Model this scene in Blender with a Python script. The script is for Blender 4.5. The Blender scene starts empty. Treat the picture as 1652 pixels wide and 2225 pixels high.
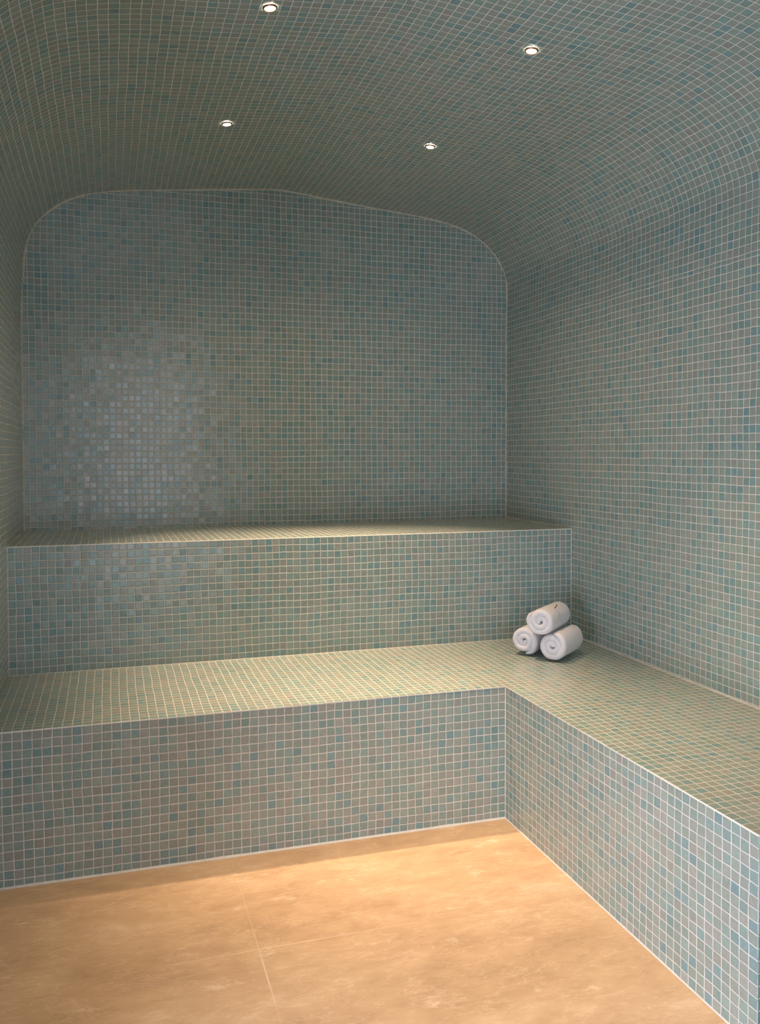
import bpy, bmesh, math, random
from mathutils import Vector, Matrix, noise
random.seed(7)
S = 0.025                      # one mosaic module = 25 mm; all lengths below are in modules
C = bpy.context.scene.collection
W, D1, D2, B = 83.0, 23.805, 23.102, 23.22
H1, H2 = 16.60, 33.58
YU = -D2                       # front edge of the upper bench
YL = -(D1 + D2)                # front edge of the lower bench
XC = W - B                     # front edge of the right-hand run
YE = YL - 43.0                 # end of the right-hand run
YF = YE - 0.4                  # front wall plane (behind the frame)
RV = 17.0 / H1

# ---------------------------------------------------------------- helpers
def link(name, me, mats, parent=None):
    o = bpy.data.objects.new(name, me)
    C.objects.link(o)
    for m in mats: me.materials.append(m)
    if parent: o.parent = parent
    return o

def tag(o, label=None, cat=None, group=None, kind=None):
    for k, v in (('label', label), ('category', cat), ('group', group), ('kind', kind)):
        if v: o[k] = v
    return o

def empty(name, loc=(0, 0, 0)):
    o = bpy.data.objects.new(name, None)
    C.objects.link(o); o.location = [c * S for c in loc]
    o.empty_display_size = 0.05
    return o

class MB:
    """collects faces given in module units with explicit uv and material index"""
    def __init__(s, org=(0, 0, 0)):
        s.v, s.f, s.uv, s.mi, s.sm = [], [], [], [], []
        s.org = org
    def face(s, pts, uvs=None, mi=0, smooth=False):
        n = len(s.v)
        s.v += [tuple((p[i] - s.org[i]) * S for i in range(3)) for p in pts]
        s.f.append(list(range(n, n + len(pts))))
        s.uv += list(uvs) if uvs else [(p[0], p[1]) for p in pts]
        s.mi.append(mi); s.sm.append(smooth)
    def box(s, a, b, mi=0, uvf=None, uvt=None, uvs=None):
        """box a..b; uvf(p) for Y faces, uvs(p) for X faces, uvt(p) for Z faces"""
        (x0, y0, z0), (x1, y1, z1) = a, b
        fy = uvf or (lambda p: (p[0], p[2])); fx = uvs or (lambda p: (p[1], p[2])); fz = uvt or (lambda p: (p[0], p[1]))
        for q, g in (([(x0, y0, z0), (x1, y0, z0), (x1, y0, z1), (x0, y0, z1)], fy),
                     ([(x1, y1, z0), (x0, y1, z0), (x0, y1, z1), (x1, y1, z1)], fy),
                     ([(x0, y1, z0), (x0, y0, z0), (x0, y0, z1), (x0, y1, z1)], fx),
                     ([(x1, y0, z0), (x1, y1, z0), (x1, y1, z1), (x1, y0, z1)], fx),
                     ([(x0, y0, z1), (x1, y0, z1), (x1, y1, z1), (x0, y1, z1)], fz),
                     ([(x0, y1, z0), (x1, y1, z0), (x1, y0, z0), (x0, y0, z0)], fz)):
            s.face(q, [g(p) for p in q], mi)
    def build(s, name, mats, parent=None, weld=False):
        me = bpy.data.meshes.new(name)
        me.from_pydata(s.v, [], s.f)
        l = me.uv_layers.new(name='UVMap')
        for i, u in enumerate(s.uv): l.data[i].uv = u
        for i, p in enumerate(me.polygons):
            p.material_index = s.mi[i]; p.use_smooth = s.sm[i]
        if weld:
            bm = bmesh.new(); bm.from_mesh(me)
            bmesh.ops.remove_doubles(bm, verts=bm.verts, dist=1e-5)
            bm.to_mesh(me); bm.free()
        me.update()
        return link(name, me, mats, parent)

# ---------------------------------------------------------------- materials
class NT:
    def __init__(s, name):
        s.m = bpy.data.materials.new(name); s.m.use_nodes = True
        s.t = s.m.node_tree; s.t.nodes.clear()
        s.out = s.n('ShaderNodeOutputMaterial')
    def n(s, typ, **kw):
        x = s.t.nodes.new(typ)
        for k, v in kw.items(): setattr(x, k, v)
        return x
    def l(s, a, b): s.t.links.new(a, b)
    def put(s, sock, v):
        if isinstance(v, bpy.types.NodeSocket): s.l(v, sock)
        else: sock.default_value = v
    def math(s, op, a, b=None, clamp=False):
        x = s.n('ShaderNodeMath', operation=op, use_clamp=clamp)
        s.put(x.inputs[0], a)
        if b is not None: s.put(x.inputs[1], b)
        return x.outputs[0]
    def vmath(s, op, a, b=None, scale=None):
        x = s.n('ShaderNodeVectorMath', operation=op)
        s.put(x.inputs[0], a)
        if b is not None: s.put(x.inputs[1], b)
        if scale is not None: s.put(x.inputs['Scale'], scale)
        return x.outputs[0]
    def smooth(s, v, a, b, lo=0.0, hi=1.0):
        x = s.n('ShaderNodeMapRange', interpolation_type='SMOOTHSTEP')
        s.put(x.inputs[0], v)
        for i, q in enumerate((a, b, lo, hi)): x.inputs[i + 1].default_value = q
        return x.outputs[0]
    def noise(s, vec, scale, detail=2.0, rough=0.5):
        x = s.n('ShaderNodeTexNoise')
        s.put(x.inputs['Vector'], vec)
        x.inputs['Scale'].default_value = scale; x.inputs['Detail'].default_value = detail
        x.inputs['Roughness'].default_value = rough
        return x
    def ramp(s, fac, stops, interp='LINEAR'):
        x = s.n('ShaderNodeValToRGB'); x.color_ramp.interpolation = interp
        e = x.color_ramp.elements
        while len(e) < len(stops): e.new(0.5)
        for k, (p, c) in enumerate(stops):
            e[k].position = p; e[k].color = (*c, 1)
        s.l(fac, x.inputs[0]); return x.outputs[0]
    def mix(s, f, a, b, mode='MIX'):
        x = s.n('ShaderNodeMix', data_type='RGBA', blend_type=mode)
        s.put(x.inputs[0], f); s.put(x.inputs[6], a); s.put(x.inputs[7], b)
        return x.outputs[2]
    def bsdf(s, col, rough, normal=None, **kw):
        x = s.n('ShaderNodeBsdfPrincipled')
        s.put(x.inputs['Base Color'], col); s.put(x.inputs['Roughness'], rough)
        if normal is not None: s.l(normal, x.inputs['Normal'])
        for k, v in kw.items(): x.inputs[k].default_value = v
        s.l(x.outputs[0], s.out.inputs[0]); return x

def srgb(*c):
    return tuple(((v / 255) / 12.92 if v / 255 <= 0.04045 else ((v / 255 + 0.055) / 1.055) ** 2.4) for v in c)

GROUT = srgb(220, 219, 210)
def mosaic(name, seed=0.0, half=0.055):
    g = NT(name)
    tc = g.n('ShaderNodeTexCoord')
    uv = g.vmath('ADD', tc.outputs['UV'], (seed * 10, seed * 7, 0))
    base = tc.outputs['UV']
    # hand laid sheets: gentle drift of the joints
    n1 = g.noise(uv, 0.11, 1.0).outputs['Color']
    n2 = g.noise(uv, 0.9, 1.0).outputs['Color']
    d = g.vmath('ADD', g.vmath('SCALE', g.vmath('SUBTRACT', n1, (.5, .5, .5)), scale=0.35),
                g.vmath('SCALE', g.vmath('SUBTRACT', n2, (.5, .5, .5)), scale=0.13))
    p = g.vmath('ADD', base, g.vmath('MULTIPLY', d, (1, 1, 0)))
    fr = g.vmath('FRACTION', p); cell = g.vmath('ADD', g.vmath('FLOOR', p), (seed * 31, seed * 17, seed))
    sx = g.n('ShaderNodeSeparateXYZ'); g.l(fr, sx.inputs[0])
    fx, fy = sx.outputs[0], sx.outputs[1]
    ex = g.math('MINIMUM', fx, g.math('SUBTRACT', 1.0, fx)); ey = g.math('MINIMUM', fy, g.math('SUBTRACT', 1.0, fy))
    e = g.math('MINIMUM', ex, ey)
    wn = g.n('ShaderNodeTexWhiteNoise', noise_dimensions='3D'); g.l(cell, wn.inputs['Vector'])
    wn2 = g.n('ShaderNodeTexWhiteNoise', noise_dimensions='3D'); g.l(g.vmath('ADD', cell, (91.3, 13.7, 5.1)), wn2.inputs['Vector'])
    r1 = g.n('ShaderNodeSeparateColor'); g.l(wn.outputs['Color'], r1.inputs[0])
    r2 = g.n('ShaderNodeSeparateColor'); g.l(wn2.outputs['Color'], r2.inputs[0])
    reg = g.noise(uv, 0.09, 2.0).outputs['Fac']
    f = g.math('ADD', g.math('MULTIPLY', r1.outputs[0], 0.86), g.math('MULTIPLY', reg, 0.30), True)
    f = g.math('SUBTRACT', f, 0.08, True)
    tile = g.ramp(f, [(0.0, srgb(156, 158, 150)), (0.22, srgb(151, 160, 151)), (0.50, srgb(145, 161, 151)),
                      (0.72, srgb(137, 160, 152)), (0.88, srgb(128, 157, 155)), (0.97, srgb(115, 148, 154)), (1.0, srgb(106, 142, 153))])
    br = g.math('ADD', 0.93, g.math('MULTIPLY', r1.outputs[1], 0.14))
    tile = g.mix(1.0, tile, g.vmath('MULTIPLY', (1, 1, 1), br), 'MULTIPLY')
    # darker cloudy glass inside each tessera
    cl = g.noise(p, 2.6, 2.0).outputs['Fac']
    tile = g.mix(1.0, tile, g.vmath('MULTIPLY', (1, 1, 1), g.smooth(cl, .3, .7, .95, 1.05)), 'MULTIPLY')
    msk = g.smooth(e, half - 0.018, half + 0.018)
    gn = g.noise(uv, 0.5, 3.0).outputs['Fac']
    gcol = g.mix(g.smooth(gn, .3, .7), (*srgb(203, 203, 194), 1), (*GROUT, 1))
    col = g.mix(msk, gcol, tile)
    rough = g.math('ADD', g.math('MULTIPLY', msk, -0.45), g.math('ADD', 0.62, g.math('MULTIPLY', r2.outputs[2], 0.10)))
    # height: raised tessera with a small random tilt
    tilt = g.math('ADD', g.math('MULTIPLY', g.math('SUBTRACT', r2.outputs[0], .5), g.math('SUBTRACT', fx, .5)),
                  g.math('MULTIPLY', g.math('SUBTRACT', r2.outputs[1], .5), g.math('SUBTRACT', fy, .5)))
    wav = g.noise(p, 1.7, 1.0).outputs['Fac']
    h = g.math('ADD', g.smooth(e, half - 0.03, half + 0.07, 0, 0.035), g.math('MULTIPLY', g.math('ADD', g.math('MULTIPLY', tilt, 0.05), g.math('MULTIPLY', wav, 0.014)), msk))
    bp = g.n('ShaderNodeBump'); bp.inputs['Distance'].default_value = S; bp.inputs['Strength'].default_value = 1.0
    g.l(h, bp.inputs['Height'])
    g.bsdf(col, rough, bp.outputs[0])
    g.m.node_tree.nodes
    return g.m

def plain(name, col, rough=0.6, bump=0.0, bscale=40, var=0.06, **kw):
    g = NT(name)
    tc = g.n('ShaderNodeTexCoord')
    n = g.noise(tc.outputs['Object'], bscale, 4.0)
    f = g.smooth(n.outputs['Fac'], .3, .7, 1 - var, 1 + var)
    c = g.mix(1.0, (*col, 1), g.vmath('MULTIPLY', (1, 1, 1), f), 'MULTIPLY')
    nm = None
    if bump:
        bp = g.n('ShaderNodeBump'); bp.inputs['Distance'].default_value = bump; g.l(n.outputs['Fac'], bp.inputs['Height']); nm = bp.outputs[0]
    g.bsdf(c, rough, nm, **kw)
    return g.m

M_BACK = mosaic('mosaic_back', 1.0)
M_VAULT = mosaic('mosaic_vault', 2.0)
M_BENCH_LOW = mosaic('mosaic_lower_bench', 3.0)
M_BENCH_UP = mosaic('mosaic_upper_bench', 4.0)
M_GROUT = plain('edge_grout', srgb(232, 228, 218), 0.7, 0.0006, 90)
M_SEAL = plain('joint_sealant', srgb(206, 205, 196), 0.5, 0.0004, 60)
M_SEAL_UP = plain('vault_joint', srgb(190, 188, 174), 0.6, 0.0008, 70, var=0.12)
M_PLASTER = plain('vestibule_plaster', srgb(92, 90, 86), 0.8, 0.0005, 8)

def stone():
    g = NT('limestone_floor')
    tc = g.n('ShaderNodeTexCoord'); uv = tc.outputs['UV']
    st = g.vmath('MULTIPLY', uv, (0.55, 1.0, 1.0))
    big = g.noise(st, 0.10, 4.0, 0.6).outputs['Fac']
    mid = g.noise(st, 0.45, 6.0, 0.65).outputs['Fac']
    fine = g.noise(g.vmath('MULTIPLY', uv, (0.35, 1.0, 1.0)), 2.4, 6.0, 0.7).outputs['Fac']
    f = g.math('ADD', g.math('MULTIPLY', big, .45), g.math('ADD', g.math('MULTIPLY', mid, .35), g.math('MULTIPLY', fine, .2)))
    col = g.ramp(f, [(0.36, srgb(180, 150, 116)), (0.46, srgb(196, 165, 129)), (0.54, srgb(205, 175, 138)), (0.64, srgb(220, 195, 163))])
    # pale worn blotches and veins
    bl = g.noise(st, 0.32, 7.0, 0.72).outputs['Fac']
    col = g.mix(g.smooth(bl, .57, .68, 0, .55), col, (*srgb(232, 210, 182), 1))
    vn = g.noise(g.vmath('MULTIPLY', uv, (0.16, 0.45, 1.0)), 1.0, 5.0, .6).outputs['Fac']
    vein = g.smooth(g.math('ABSOLUTE', g.math('SUBTRACT', vn, 0.5)), 0.0, 0.012, 1, 0)
    col = g.mix(g.math('MULTIPLY', vein, .32), col, (*srgb(236, 214, 184), 1))
    dk = g.noise(uv, 1.3, 2.0, .5).outputs['Fac']
    col = g.mix(g.smooth(dk, .76, .80, 0, .5), col, (*srgb(140, 105, 70), 1))
    # slab joints
    s = g.n('ShaderNodeSeparateXYZ'); g.l(uv, s.inputs[0])
    def joint(c, off, pitch):
        q = g.math('DIVIDE', g.math('SUBTRACT', c, off), pitch)
        fr = g.math('FRACT', q)
        e = g.math('MULTIPLY', g.math('MINIMUM', fr, g.math('SUBTRACT', 1.0, fr)), pitch)
        return g.smooth(e, 0.04, 0.11, 1, 0)
    j = g.math('MAXIMUM', joint(s.outputs[0], 25.55, 48.0), joint(s.outputs[1], -65.6, 24.0))
    fade = g.smooth(g.noise(uv, 0.12, 2.0).outputs['Fac'], .38, .62, .25, .95)
    dx = g.math('SUBTRACT', s.outputs[0], 25.5); dy = g.math('MULTIPLY', g.math('ADD', s.outputs[1], 65.6), 1.6)
    far = g.math('SQRT', g.math('ADD', g.math('MULTIPLY', dx, dx), g.math('MULTIPLY', dy, dy)))
    j = g.math('MULTIPLY', j, g.smooth(far, 5.0, 15.0, 1.0, .22))     # joints worn and filled away from this crossing
    jm = g.math('MULTIPLY', j, fade)
    col = g.mix(jm, col, (*srgb(228, 208, 178), 1))
    bp = g.n('ShaderNodeBump'); bp.inputs['Distance'].default_value = 0.0012; bp.inputs['Strength'].default_value = .5
    g.l(g.math('SUBTRACT', g.math('ADD', g.math('MULTIPLY', fine, .5), g.math('MULTIPLY', mid, .3)), g.math('MULTIPLY', j, .3)), bp.inputs['Height'])
    g.bsdf(col, g.smooth(mid, .3, .7, .38, .55), bp.outputs[0])
    return g.m
M_FLOOR = stone()

def terry():
    g = NT('white_terry')
    tc = g.n('ShaderNodeTexCoord')
    n = g.noise(tc.outputs['Object'], 420, 3.0, .7).outputs['Fac']
    n2 = g.noise(tc.outputs['Object'], 60, 2.0).outputs['Fac']
    col = g.mix(g.smooth(n, .3, .7), (*srgb(226, 224, 228), 1), (*srgb(246, 244, 247), 1))
    h = g.math('ADD', n, g.math('MULTIPLY', n2, 1.2))
    bp = g.n('ShaderNodeBump'); bp.inputs['Distance'].default_value = 0.0022; bp.inputs['Strength'].default_value = .7
    g.l(h, bp.inputs['Height'])
    b = g.bsdf(col, 0.95, bp.outputs[0])
    b.inputs['Sheen Weight'].default_value = 0.3; b.inputs['Sheen Roughness'].default_value = .5
    b.inputs['Specular IOR Level'].default_value = .15
    return g.m
M_TERRY = terry()
M_FOLD_SHADOW = plain('brown_fold_shadow', srgb(120, 78, 56), .8)  # brown tone stands in for shade in the towel's fold gap
M_BEZEL = plain('brushed_bronze', srgb(168, 120, 84), .35, 0, 30, Metallic=0.8)

def emit(name, col, k):
    g = NT(name)
    tc = g.n('ShaderNodeTexCoord')
    n = g.noise(tc.outputs['Object'], 3, 1).outputs['Fac']
    e = g.n('ShaderNodeEmission'); g.l(g.mix(g.smooth(n, 0, 1, 0, .06), (*col, 1), (1, 1, 1, 1)), e.inputs[0])
    e.inputs[1].default_value = k
    g.l(e.outputs[0], g.out.inputs[0]); return g.m

# ---------------------------------------------------------------- light levels
SPOT_W = 92.0
SPOT_COL = (1.0, 0.695, 0.455)
SPOT_ANG = 54
SPILL_W = 5.0
WINDOW_K = 4.0
SIDE_K = 15.5
WINDOW_COL = (0.76, 0.81, 1.0)

# ---------------------------------------------------------------- vault profile (x, z), left wall foot to right wall foot
PROF = [(0.0, 0.0), (0.0, 66.0), (0.12, 70.0), (0.36, 73.2), (0.56, 76.6), (1.30, 79.4), (2.16, 81.15), (3.30, 82.62),
        (4.55, 83.8), (6.0, 84.85), (7.8, 85.85), (9.97, 86.62), (12.97, 87.3), (16.78, 87.85), (23.75, 88.52), (28.74, 89.0),
        (34.1, 89.5), (38.6, 89.88), (40.6, 89.98), (42.3, 89.9), (44.74, 89.66), (48.41, 89.24), (53.35, 88.72), (58.42, 88.2), (64.85, 87.62),
        (68.31, 87.2), (71.3, 86.66), (73.55, 86.1), (75.63, 85.3), (77.81, 84.1), (80.05, 82.3), (81.61, 80.3), (82.5, 78.5), (83.05, 76.6),
        (83.1, 73.4), (83.0, 68.0), (83.0, 0.0)]
IL, IR = 1, len(PROF) - 2                                     # the ceiling runs from PROF[IL] to PROF[IR]

def refine(pts, k=4):                              # Catmull-Rom resample of the curved middle
    out = []
    for i in range(len(pts) - 1):
        p0, p1, p2, p3 = pts[max(i - 1, 0)], pts[i], pts[i + 1], pts[min(i + 2, len(pts) - 1)]
        for j in range(k):
            t = j / k
            out.append(tuple(0.5 * (2 * p1[a] + (p2[a] - p0[a]) * t + (2 * p0[a] - 5 * p1[a] + 4 * p2[a] - p3[a]) * t * t +
                       (3 * p1[a] - p0[a] - 3 * p2[a] + p3[a]) * t ** 3) for a in (0, 1)))
    out.append(pts[-1]); return out
left = PROF[:IL + 1]; mid = refine(PROF[IL:IR + 1]); right = PROF[IR:]
full = left + mid[1:] + right[1:]
s_len = [0.0]
for a, b in zip(full, full[1:]): s_len.append(s_len[-1] + math.hypot(b[0] - a[0], b[1] - a[1]))
arc = {p: s for p, s in zip(full, s_len)}
def zc(x):
    for a, b in zip(mid, mid[1:]):
        if a[0] <= x <= b[0]: return a[1] + (b[1] - a[1]) * (x - a[0]) / (b[0] - a[0])
    return 88.0

def shell(name, pts, mat, toff, back=None):
    m = MB()
    ys = [0.0] + [-10.0 * k for k in range(1, 9)] + [YF]
    for a, b in zip(pts, pts[1:]):
        for y0, y1 in zip(ys, ys[1:]):
            q = [(a[0], y0, a[1]), (b[0], y0, b[1]), (b[0], y1, b[1]), (a[0], y1, a[1])]
            m.face(q, [(p[1], arc[(p[0], p[2])] - toff) for p in q], 0, True)
    if back:                                       # masonry behind the tiled face
        x0, x1 = back; z1 = max(p[1] for p in pts)
        q = [(x0, 0, 0), (x0, YF, 0), (x0, YF, z1), (x0, 0, z1)]
        m.face(q)
        for a in ((0, 0), (0, z1)): m.face([(x0, 0, a[1]), (x1, 0, a[1]), (x1, YF, a[1]), (x0, YF, a[1])])
        for y in (0, YF): m.face([(x0, y, 0), (x1, y, 0), (x1, y, z1), (x0, y, z1)])
    o = m.build(name, [mat], weld=not back)
    return tag(o, kind='structure')
rw_off = s_len[-1] - H1 - math.floor(s_len[-1] - H1) - 0.25
shell('wall_left', left, M_VAULT, H2 - math.floor(H2), (-4.0, 0.0))
shell('ceiling', mid, M_VAULT, H2 - math.floor(H2))
shell('wall_right', right, M_VAULT, rw_off, (87.0, 83.0))

# back wall: fan of faces under the vault profile
m = MB()
ring = [(p[0], 0.0, p[1]) for p in full]
m.face([(x, 0.0, z) for x, _, z in ring], [(x, z - 55.06) for x, _, z in ring])
tag(m.build('wall_back', [M_BACK]), kind='structure')

# front wall with its wide entrance (behind the frame)
OX0, OX1, OZ = 3.0, 66.0, 84.0
out = [(0.0, 0.0), (OX0, 0.0), (OX0, OZ - 1.6), (OX0 + 1.5, OZ), (OX1, OZ), (OX1, H1), (OX1, 0.0), (83.0, 0.0)]
m = MB()
prof_r = [p for p in reversed(full)]
ringf = out[:5] + [(OX1, OZ), (OX1, 0.0)] + [(p[0], p[1]) for p in prof_r if p[1] > 0]
seen = []
for p in ringf:
    if not seen or (abs(seen[-1][0] - p[0]) + abs(seen[-1][1] - p[1])) > 1e-6: seen.append(p)
seen.insert(seen.index((OX1, 0.0)) + 1, (83.0, 0.0))
m.face([(x, YF, z) for x, z in seen], [(x, z) for x, z in seen])
tag(m.build('wall_front', [M_BACK]), kind='structure')

# stone floor of the room
m = MB()
VY = -190.0
m.face([(-24, YF - .5, 0), (104, YF - .5, 0), (104, 0, 0), (-24, 0, 0)], [(-24, YF - .5), (104, YF - .5), (104, 0), (-24, 0)])
tag(m.build('floor', [M_FLOOR]), kind='structure')

m = MB(); m.face([(-24, VY, 0), (104, VY, 0), (104, YF - .5, 0), (-24, YF - .5, 0)])
tag(m.build('floor_vestibule', [plain('vestibule_dark_floor', srgb(84, 84, 82), .6, .0004, 20)]), kind='structure')  # unseen floor, given a dark tone to cut cool bounce onto the ceiling
# vestibule behind the entrance: plain plaster, with a tall frosted daylight window
VZ = 104.0
def quad(name, pts, mat):
    q = MB(); q.face(pts); return tag(q.build(name, [mat]), kind='structure')
sy0, sy1, sz0, sz1 = -152.0, -97.0, 3.0, 38.0
m = MB()
for a, b in (((VY, 0), (sy0, VZ)), ((sy1, 0), (YF - .5, VZ)), ((sy0, 0), (sy1, sz0)), ((sy0, sz1), (sy1, VZ))):
    m.face([(-24, a[0], a[1]), (-24, b[0], a[1]), (-24, b[0], b[1]), (-24, a[0], b[1])])
tag(m.build('wall_vestibule_left', [M_PLASTER]), kind='structure')
m = MB(); m.face([(-23.7, sy0, sz0), (-23.7, sy1, sz0), (-23.7, sy1, sz1), (-23.7, sy0, sz1)])
win2 = tag(m.build('window_2', [emit('daylight_glass', WINDOW_COL, SIDE_K)]), kind='structure')
M_FRAME = plain('white_frame_paint', srgb(225, 225, 220), .4)
m = MB()
for a, b in (((sy0 - 2, sz0 - 2), (sy0, sz1 + 2)), ((sy1, sz0 - 2), (sy1 + 2, sz1 + 2)), ((sy0, sz0 - 2), (sy1, sz0)), ((sy0, sz1), (sy1, sz1 + 2)), ((-125.0, sz0), (-124.0, sz1))):
    m.box((-24, a[0], a[1]), (-22.6, b[0], b[1]))
m.build('window_frame', [M_FRAME], win2)
quad('wall_vestibule_right', [(104, YF - .5, 0), (104, VY, 0), (104, VY, VZ), (104, YF - .5, VZ)], M_PLASTER)
quad('ceiling_vestibule', [(-24, VY, VZ), (104, VY, VZ), (104, YF - .5, VZ), (-24, YF - .5, VZ)], M_PLASTER)
wx0, wx1, wz0, wz1 = 6.0, 45.0, 1.0, 82.0
m = MB()
for a, b in (((-24, 0), (wx0, VZ)), ((wx1, 0), (104, VZ)), ((wx0, 0), (wx1, wz0)), ((wx0, wz1), (wx1, VZ))):
    m.face([(a[0], VY, a[1]), (b[0], VY, a[1]), (b[0], VY, b[1]), (a[0], VY, b[1])])
tag(m.build('wall_vestibule_far', [M_PLASTER]), kind='structure')
m = MB()
for a, b in (((-24, 0), (0, VZ)), ((83.3, 0), (104, VZ))):
    m.face([(a[0], YF - .5, a[1]), (b[0], YF - .5, a[1]), (b[0], YF - .5, b[1]), (a[0], YF - .5, b[1])])
m.face([(0, YF - .5, 91), (83.3, YF - .5, 91), (83.3, YF - .5, VZ), (0, YF - .5, VZ)])
tag(m.build('wall_vestibule_near', [M_PLASTER]), kind='structure')
m = MB(); m.face([(wx0, VY + .3, wz0), (wx1, VY + .3, wz0), (wx1, VY + .3, wz1), (wx0, VY + .3, wz1)])
win = tag(m.build('window_1', [emit('frosted_daylight_glass', WINDOW_COL, WINDOW_K)]), kind='structure')
m = MB()
for a, b in (((wx0 - 2, wz0 - 1), (wx0, wz1 + 2)), ((wx1, wz0 - 1), (wx1 + 2, wz1 + 2)), ((wx0, wz0 - 1), (wx1, wz0)), ((wx0, wz1), (wx1, wz1 + 2)), ((25, wz0), (26, wz1))):
    m.box((a[0], VY, a[1]), (b[0], VY + 1.6, b[1]))
m.build('window_frame', [M_FRAME], win)

# ---------------------------------------------------------------- benches
def seat(name, poly, z, th, exposed, mats, parent, uvf):
    """slab with bevelled exposed top edges"""
    bm = bmesh.new()
    b = [bm.verts.new((x * S, y * S, (z - th) * S)) for x, y in poly]
    t = [bm.verts.new((x * S, y * S, z * S)) for x, y in poly]
    n = len(poly)
    top = bm.faces.new(t); bot = bm.faces.new(list(reversed(b)))
    sides = [bm.faces.new((b[i], b[(i + 1) % n], t[(i + 1) % n], t[i])) for i in range(n)]
    for f in sides: f.material_index = 1
    edges = [e for e in top.edges if frozenset((tuple(round(c / S, 2) for c in e.verts[0].co[:2]), tuple(round(c / S, 2) for c in e.verts[1].co[:2]))) in exposed]
    bmesh.ops.bevel(bm, geom=edges, offset=0.075 * S, segments=3, profile=.5, affect='EDGES', material=1)
    uvl = bm.loops.layers.uv.new('UVMap')
    for f in bm.faces:
        if f.normal.z > .99 and f.calc_area() > 0.02: f.material_index = 0
        elif f.normal.z > -.99: f.material_index = 1
        for l in f.loops: l[uvl].uv = uvf(l.vert.co.x / S, l.vert.co.y / S)
    me = bpy.data.meshes.new(name); bm.to_mesh(me); bm.free()
    return link(name, me, mats, parent)

def ex(*pairs):
    return {frozenset((tuple(round(c, 2) for c in a), tuple(round(c, 2) for c in b))) for a, b in pairs}
TH = 0.13
# upper bench along the back wall
ub = empty('upper_steam_bench', (W / 2, YU / 2, 0))
tag(ub, 'raised upper bench along the back wall, fully covered in blue-green glass mosaic', 'bench')
seat('seat', [(0.0, YU), (W, YU), (W, 0.0), (0.0, 0.0)], H2, TH, ex(((0.0, YU), (W, YU))), [M_BENCH_UP, M_GROUT], None,
     lambda x, y: (x, y - YU))
su = C.objects[-1]; su.parent = ub; su.matrix_parent_inverse = Matrix.Translation([-c * S for c in (W / 2, YU / 2, 0)])
def panel(name, a, b, mats, parent, org, **kw):
    q = MB(org); q.box(a, b, **kw)
    return q.build(name, mats, parent)
panel('riser', (0, YU, 0), (W, YU + 2.0, H2 - TH), [M_BENCH_UP], ub, (W / 2, YU / 2, 0), uvf=lambda p: (p[0], p[2] - H2))

# L-shaped lower bench
lb_org = (W / 2, YL, 0)
lb = empty('lower_steam_bench', lb_org)
tag(lb, 'low L-shaped mosaic bench along back and right walls, towels on its corner', 'bench')
P = [(0.0, YL), (XC, YL), (XC, YE), (W, YE), (W, YU), (0.0, YU)]
sl = seat('seat', P, H1, TH, ex((P[0], P[1]), (P[1], P[2]), (P[2], P[3])), [M_BENCH_LOW, M_GROUT], None,
          lambda x, y: (x - XC, y - YL))
sl.parent = lb; sl.matrix_parent_inverse = Matrix.Translation([-c * S for c in lb_org])
# long riser below the seat, right-hand riser, and the short end
panel('riser', (0, YL, 0), (XC + 2, YL + 2, H1 - TH), [M_BENCH_LOW], lb, lb_org,
      uvf=lambda p: (p[0] - XC, (p[2] - H1) * RV), uvs=lambda p: (p[1], p[2]))
panel('riser', (XC, YE, 0), (XC + 2, YL, H1 - TH), [M_BENCH_LOW], lb, lb_org,
      uvs=lambda p: (p[1] - YL + 200, (p[2] - H1) * RV), uvf=lambda p: (p[0] - XC, (p[2] - H1) * RV))
panel('end_panel', (XC + 2, YE, 0), (W, YE + 2, H1 - TH), [M_BENCH_LOW], lb, lb_org,
      uvf=lambda p: (p[0] - XC, (p[2] - H1) * RV))

# ---------------------------------------------------------------- sealant beads in the corners
def bead(name, path, r, mat, inward, jitter=.18, step=1.2):
    """small irregular quarter-round bead along a path; inward = two unit vectors spanning the corner"""
    pts = []
    for a, b in zip(path, path[1:]):
        a, b = Vector(a), Vector(b); n = max(1, int((b - a).length / step))
        pts += [a + (b - a) * (k / n) for k in range(n)]
    pts.append(Vector(path[-1]))
    m = MB(); rings = []
    for i, p in enumerate(pts):
        u, v = inward(p) if callable(inward) else inward
        u, v = Vector(u), Vector(v)
        k = r * (1 + jitter * (noise.noise(Vector((p.x * .3, p.y * .3, p.z * .3))) * 1.6 + random.uniform(-.3, .3)))
        rings.append([p + u * k, p + (u + v) * k * .52, p + v * k])
    for A, Bq in zip(rings, rings[1:]):
        for j in range(2):
            m.face([A[j], Bq[j], Bq[j + 1], A[j + 1]], None, 0, True)
    o = m.build(name, [mat], weld=True)
    return tag(o, kind='structure')
e = .01
bead('trim_1', [(0.0, YL - e, e), (XC, YL - e, e)], .20, M_SEAL, ((0, -1, 0), (0, 0, 1)))
bead('trim_2', [(XC - e, YL, e), (XC - e, YE, e)], .12, M_SEAL, ((-1, 0, 0), (0, 0, 1)))
bead('trim_3', [(0.0, YU - e, H1 + e), (W, YU - e, H1 + e)], .07, M_SEAL, ((0, -1, 0), (0, 0, 1)))
bead('trim_4', [(W - e, YU, H1 + e), (W - e, YE, H1 + e)], .10, M_SEAL, ((-1, 0, 0), (0, 0, 1)))
bead('trim_5', [(W - e, 0.0, H2 + e), (W - e, YU, H2 + e)], .07, M_SEAL, ((-1, 0, 0), (0, 0, 1)))
bead('trim_6', [(W - e, YU - e, H1), (W - e, YU - e, H2)], .10, M_SEAL, ((-1, 0, 0), (0, -1, 0)))
bead('trim_7', [(e, YU - e, H1), (e, YU - e, H2)], .10, M_SEAL, ((1, 0, 0), (0, -1, 0)))
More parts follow.
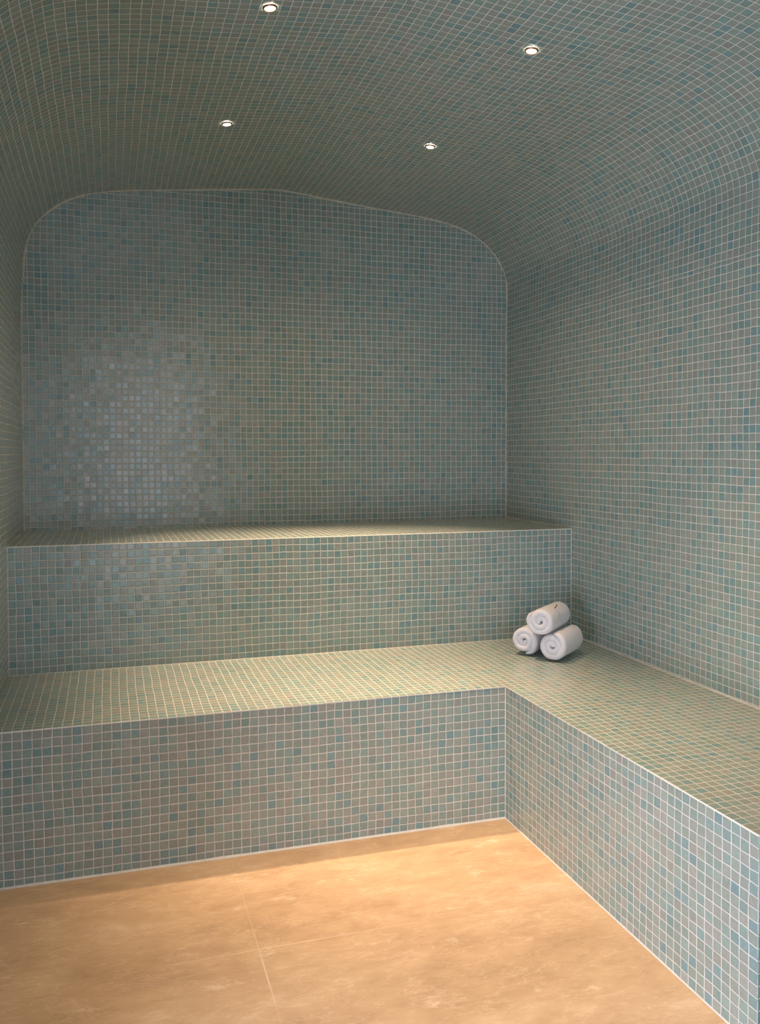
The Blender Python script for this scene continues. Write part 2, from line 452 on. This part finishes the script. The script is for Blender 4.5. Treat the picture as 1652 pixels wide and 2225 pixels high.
bead('trim_8', [(XC - e, YL - e, 0), (XC - e, YL - e, H1 - .1)], .10, M_SEAL, ((-1, 0, 0), (0, -1, 0)))
# joint between back wall and the vault
prof3 = [(x, -e, z) for x, z in full if z > H2 - 1]
prof3 = [(full[1][0], -e, H2)] + prof3 + [(83.0, -e, H2)]
def vault_in(p):
    i = min(range(len(full)), key=lambda k: (full[k][0] - p.x) ** 2 + (full[k][1] - p.z) ** 2)
    a, b = full[max(i - 1, 0)], full[min(i + 1, len(full) - 1)]
    t = Vector((b[0] - a[0], 0, b[1] - a[1])).normalized()
    nrm = Vector((t.z, 0, -t.x))
    return nrm, Vector((0, -1, 0))
bead('trim_9', prof3, .22, M_SEAL_UP, vault_in, jitter=.45, step=.8)

# ---------------------------------------------------------------- recessed spotlights
M_LENS = emit('lit_lens', (1.0, 0.90, 0.74), 60.0)
def downlight(x, y, label, aim=(0, 0), wide=0):
    z = zc(x) - .02
    sl = (zc(x + .5) - zc(x - .5))
    t = empty('recessed_spotlight', (x, y, z))
    t.rotation_euler = (0, -math.atan(sl), 0)
    tag(t, label, 'ceiling light', 'four small spotlights in the vaulted ceiling')
    # bezel ring: lathe
    def lathe(name, prof, mat, cap=False):
        bm = bmesh.new(); N = 32; rings = []
        for r, h in prof:
            rings.append([bm.verts.new((r * math.cos(2 * math.pi * k / N) * S, r * math.sin(2 * math.pi * k / N) * S, h * S)) for k in range(N)])
        for A, Bq in zip(rings, rings[1:]):
            for k in range(N):
                f = bm.faces.new((A[k], A[(k + 1) % N], Bq[(k + 1) % N], Bq[k])); f.smooth = True
        if cap: bm.faces.new(rings[-1])
        bmesh.ops.recalc_face_normals(bm, faces=bm.faces)
        me = bpy.data.meshes.new(name); bm.to_mesh(me); bm.free()
        return link(name, me, [mat], t)
    lathe('bezel', [(.53, -.08), (.56, -.16), (.62, -.19), (.70, -.14), (.74, -.02)], M_BEZEL)
    lathe('lens', [(.54, -.07), (.50, -.14), (.30, -.19), (.02, -.20)], M_LENS, True)
    ld = bpy.data.lights.new('spot_lamp', 'SPOT')
    ld.energy = SPOT_W; ld.color = SPOT_COL; ld.spot_size = math.radians(SPOT_ANG); ld.spot_blend = 1.0
    ld.shadow_soft_size = .010
    lo = bpy.data.objects.new('spot_lamp', ld); C.objects.link(lo)
    lo.parent = t; lo.location = (0, 0, -.5 * S); lo.rotation_euler = (math.radians(aim[1]), math.radians(aim[0]), 0); ld.spot_size += math.radians(wide)       # the fittings sit flush, so the beams follow the vault
    ld2 = bpy.data.lights.new('spill_lamp', 'SPOT')     # wide weak spill of the same lamp around its beam
    ld2.energy = SPILL_W; ld2.color = SPOT_COL; ld2.spot_size = math.radians(140); ld2.spot_blend = .8; ld2.shadow_soft_size = .010
    l2 = bpy.data.objects.new('spill_lamp', ld2); C.objects.link(l2)
    l2.parent = t; l2.location = (0, 0, -.5 * S); l2.rotation_euler = (0, 0, 0)
    return t
downlight(28.2, -59.6, 'lit ceiling spotlight at the very top edge, the nearer one on the left', (0, -2), 6)
downlight(28.1, -29.2, 'lit ceiling spotlight above the upper bench, the far left one')
downlight(56.2, -30.4, 'lit ceiling spotlight closest to the back wall on the right, smallest and lowest in view')
downlight(56.2, -60.0, 'lit ceiling spotlight nearer the viewer on the right side of the vault', (-9, -7), 10)

# ---------------------------------------------------------------- rolled towels
def towel(x, y, z, R, L, ang, label, turns, phase, ccw=1, squash=1.0, fold_shadow=False, seed=0):
    """rolled terry towel; (x, y, z) is the centre of the near face, the roll runs along ang"""
    cx, cy = x + math.cos(ang) * L / 2, y + math.sin(ang) * L / 2
    t = empty('rolled_towel', (cx, cy, H1 + TH * 0 + 0.0))
    t.rotation_euler = (0, 0, ang)
    tag(t, label, 'towel')
    zc_ = z - H1
    th = R / (turns + .12) * 1.0
    N = int(46 * turns); K = 20
    prof = []                                   # stadium section of the sheet: (along length, across thickness)
    hl = L / 2; ht = th * .5 * .97; rr = ht * .98
    for k in range(7): a = -math.pi / 2 + math.pi * k / 6; prof.append((hl - rr + rr * math.cos(a), rr * math.sin(a)))
    inner = [hl - rr - (2 * hl - 2 * rr) * k / 8 for k in range(1, 8)]
    top_ = [(q, ht) for q in inner]
    bot_ = [(q, -ht) for q in reversed(inner)]
    prof += top_
    for k in range(7): a = math.pi / 2 + math.pi * k / 6; prof.append((-(hl - rr) + rr * math.cos(a), rr * math.sin(a)))
    prof += bot_
    bm = bmesh.new(); rings = []
    rnd = Vector((seed * 13.1, seed * 5.7, seed * 3.3))
    for i in range(N + 1):
        s = i / N
        th_a = phase + ccw * 2 * math.pi * turns * s
        r = th * .06 + (R - th * .5 - th * .06) * s ** .92
        # taper of the free outer and inner ends
        endf = min(1.0, (1 - s) * N / 5.0 + .25, s * N / 4.0 + .7)
        row = []
        stag = .20 * noise.noise(Vector((s * turns * 1.2, seed, 0)))   # edges of the layers do not line up exactly
        for a, h in prof:
            hh = h * endf
            rad = r + hh + .07 * noise.noise(Vector((math.cos(th_a) * 1.3, math.sin(th_a) * 1.3, a * .35)) + rnd)
            aa = a + stag * (1 if a < 0 else -.6)
            yy = math.cos(th_a) * rad; zz = math.sin(th_a) * rad * squash
            # sag: flatten slightly where it rests
            if zz < -R * .80: zz = -R * .80 + (zz + R * .80) * .45
            row.append(bm.verts.new((aa * S, yy * S, (zz + zc_) * S)))
        rings.append(row)
    n = len(prof)
    for A, Bq in zip(rings, rings[1:]):
        for k in range(n):
            f = bm.faces.new((A[k], A[(k + 1) % n], Bq[(k + 1) % n], Bq[k])); f.smooth = True
    for rg in (rings[0], rings[-1]): bm.faces.new(rg).smooth = True
    bmesh.ops.recalc_face_normals(bm, faces=bm.faces)
    me = bpy.data.meshes.new('towel_roll'); bm.to_mesh(me); bm.free()
    o = link('towel_roll', me, [M_TERRY], t)
    md = o.modifiers.new('smooth', 'SUBSURF'); md.levels = 1; md.render_levels = 1
    if fold_shadow:  # thin brown strip that paints the gap shadow of the fold
        q = MB(); a0 = 2.3
        for k in range(8):
            u0, u1 = k / 8, (k + 1) / 8
            def P_(u, w):
                aa = -2.3 + 1.7 * u; an = a0 - .15 * u + w
                rr_ = R + .03 + .07 * math.sin(math.pi * u)
                return (aa, math.cos(an) * rr_, math.sin(an) * rr_ * squash + zc_)
            q.face([P_(u0, -.03), P_(u1, -.03), P_(u1, .03), P_(u0, .03)])
        ob = q.build('fold_shadow_strip', [M_FOLD_SHADOW], t)
        sd = ob.modifiers.new('thick', 'SOLIDIFY'); sd.thickness = .0012
        ob['label'] = 'short brown strip painting the shadow in the towel fold'
    return t
AX = math.radians(40.5)
towel(69.1, -33.5, H1 + 2.15, 2.24, 8.0, AX, 'white rolled towel at the bottom left of the stack of three', 2.35, 2.4, 1, seed=1)
towel(71.15, -37.85, H1 + 2.2, 2.32, 7.3, AX - .02, 'white rolled towel at the bottom right of the stack, nearest the right wall', 2.3, 3.6, -1, seed=2)
towel(69.83, -37.1, H1 + 5.6, 2.24, 8.2, AX + .02, 'white rolled towel resting on top of the other two', 2.3, 5.0, 1, fold_shadow=True, seed=3)

# ---------------------------------------------------------------- camera
cam = bpy.data.cameras.new('camera'); co = bpy.data.objects.new('camera', cam); C.objects.link(co)
yaw, pitch, roll, f = 0.2965, -0.0276, -0.0026, 1842.416
ppx, ppy = 798.18, 1032.12
fw = Vector((math.sin(yaw) * math.cos(pitch), math.cos(yaw) * math.cos(pitch), math.sin(pitch)))
rt = Vector((math.cos(yaw), -math.sin(yaw), 0)); up = rt.cross(fw)
r2 = math.cos(roll) * rt + math.sin(roll) * up; u2 = -math.sin(roll) * rt + math.cos(roll) * up
mt = Matrix((r2, u2, -fw)).transposed().to_4x4()
mt.translation = Vector((12.7407, -142.1024, 45.8529)) * S
co.matrix_world = mt
cam.sensor_fit = 'HORIZONTAL'; cam.sensor_width = 36.0; cam.lens = f / 1652 * 36.0
cam.shift_x = (826 - ppx) / 1652; cam.shift_y = (ppy - 1112.5) / 1652
cam.clip_start = .02
bpy.context.scene.camera = co

# ---------------------------------------------------------------- world, view
w = bpy.data.worlds.new('world'); bpy.context.scene.world = w; w.use_nodes = True
bg = w.node_tree.nodes['Background']; bg.inputs[0].default_value = (.55, .7, .85, 1); bg.inputs[1].default_value = .02
sc = bpy.context.scene
sc.view_settings.view_transform = 'Standard'; sc.view_settings.look = 'None'
sc.view_settings.exposure = 0.20; sc.view_settings.gamma = 1.0; sc.view_settings.use_curve_mapping = False
sc.cycles.use_denoising = True
sc.cycles.max_bounces = 10; sc.cycles.diffuse_bounces = 6
sc.cycles.sample_clamp_indirect = 4.0
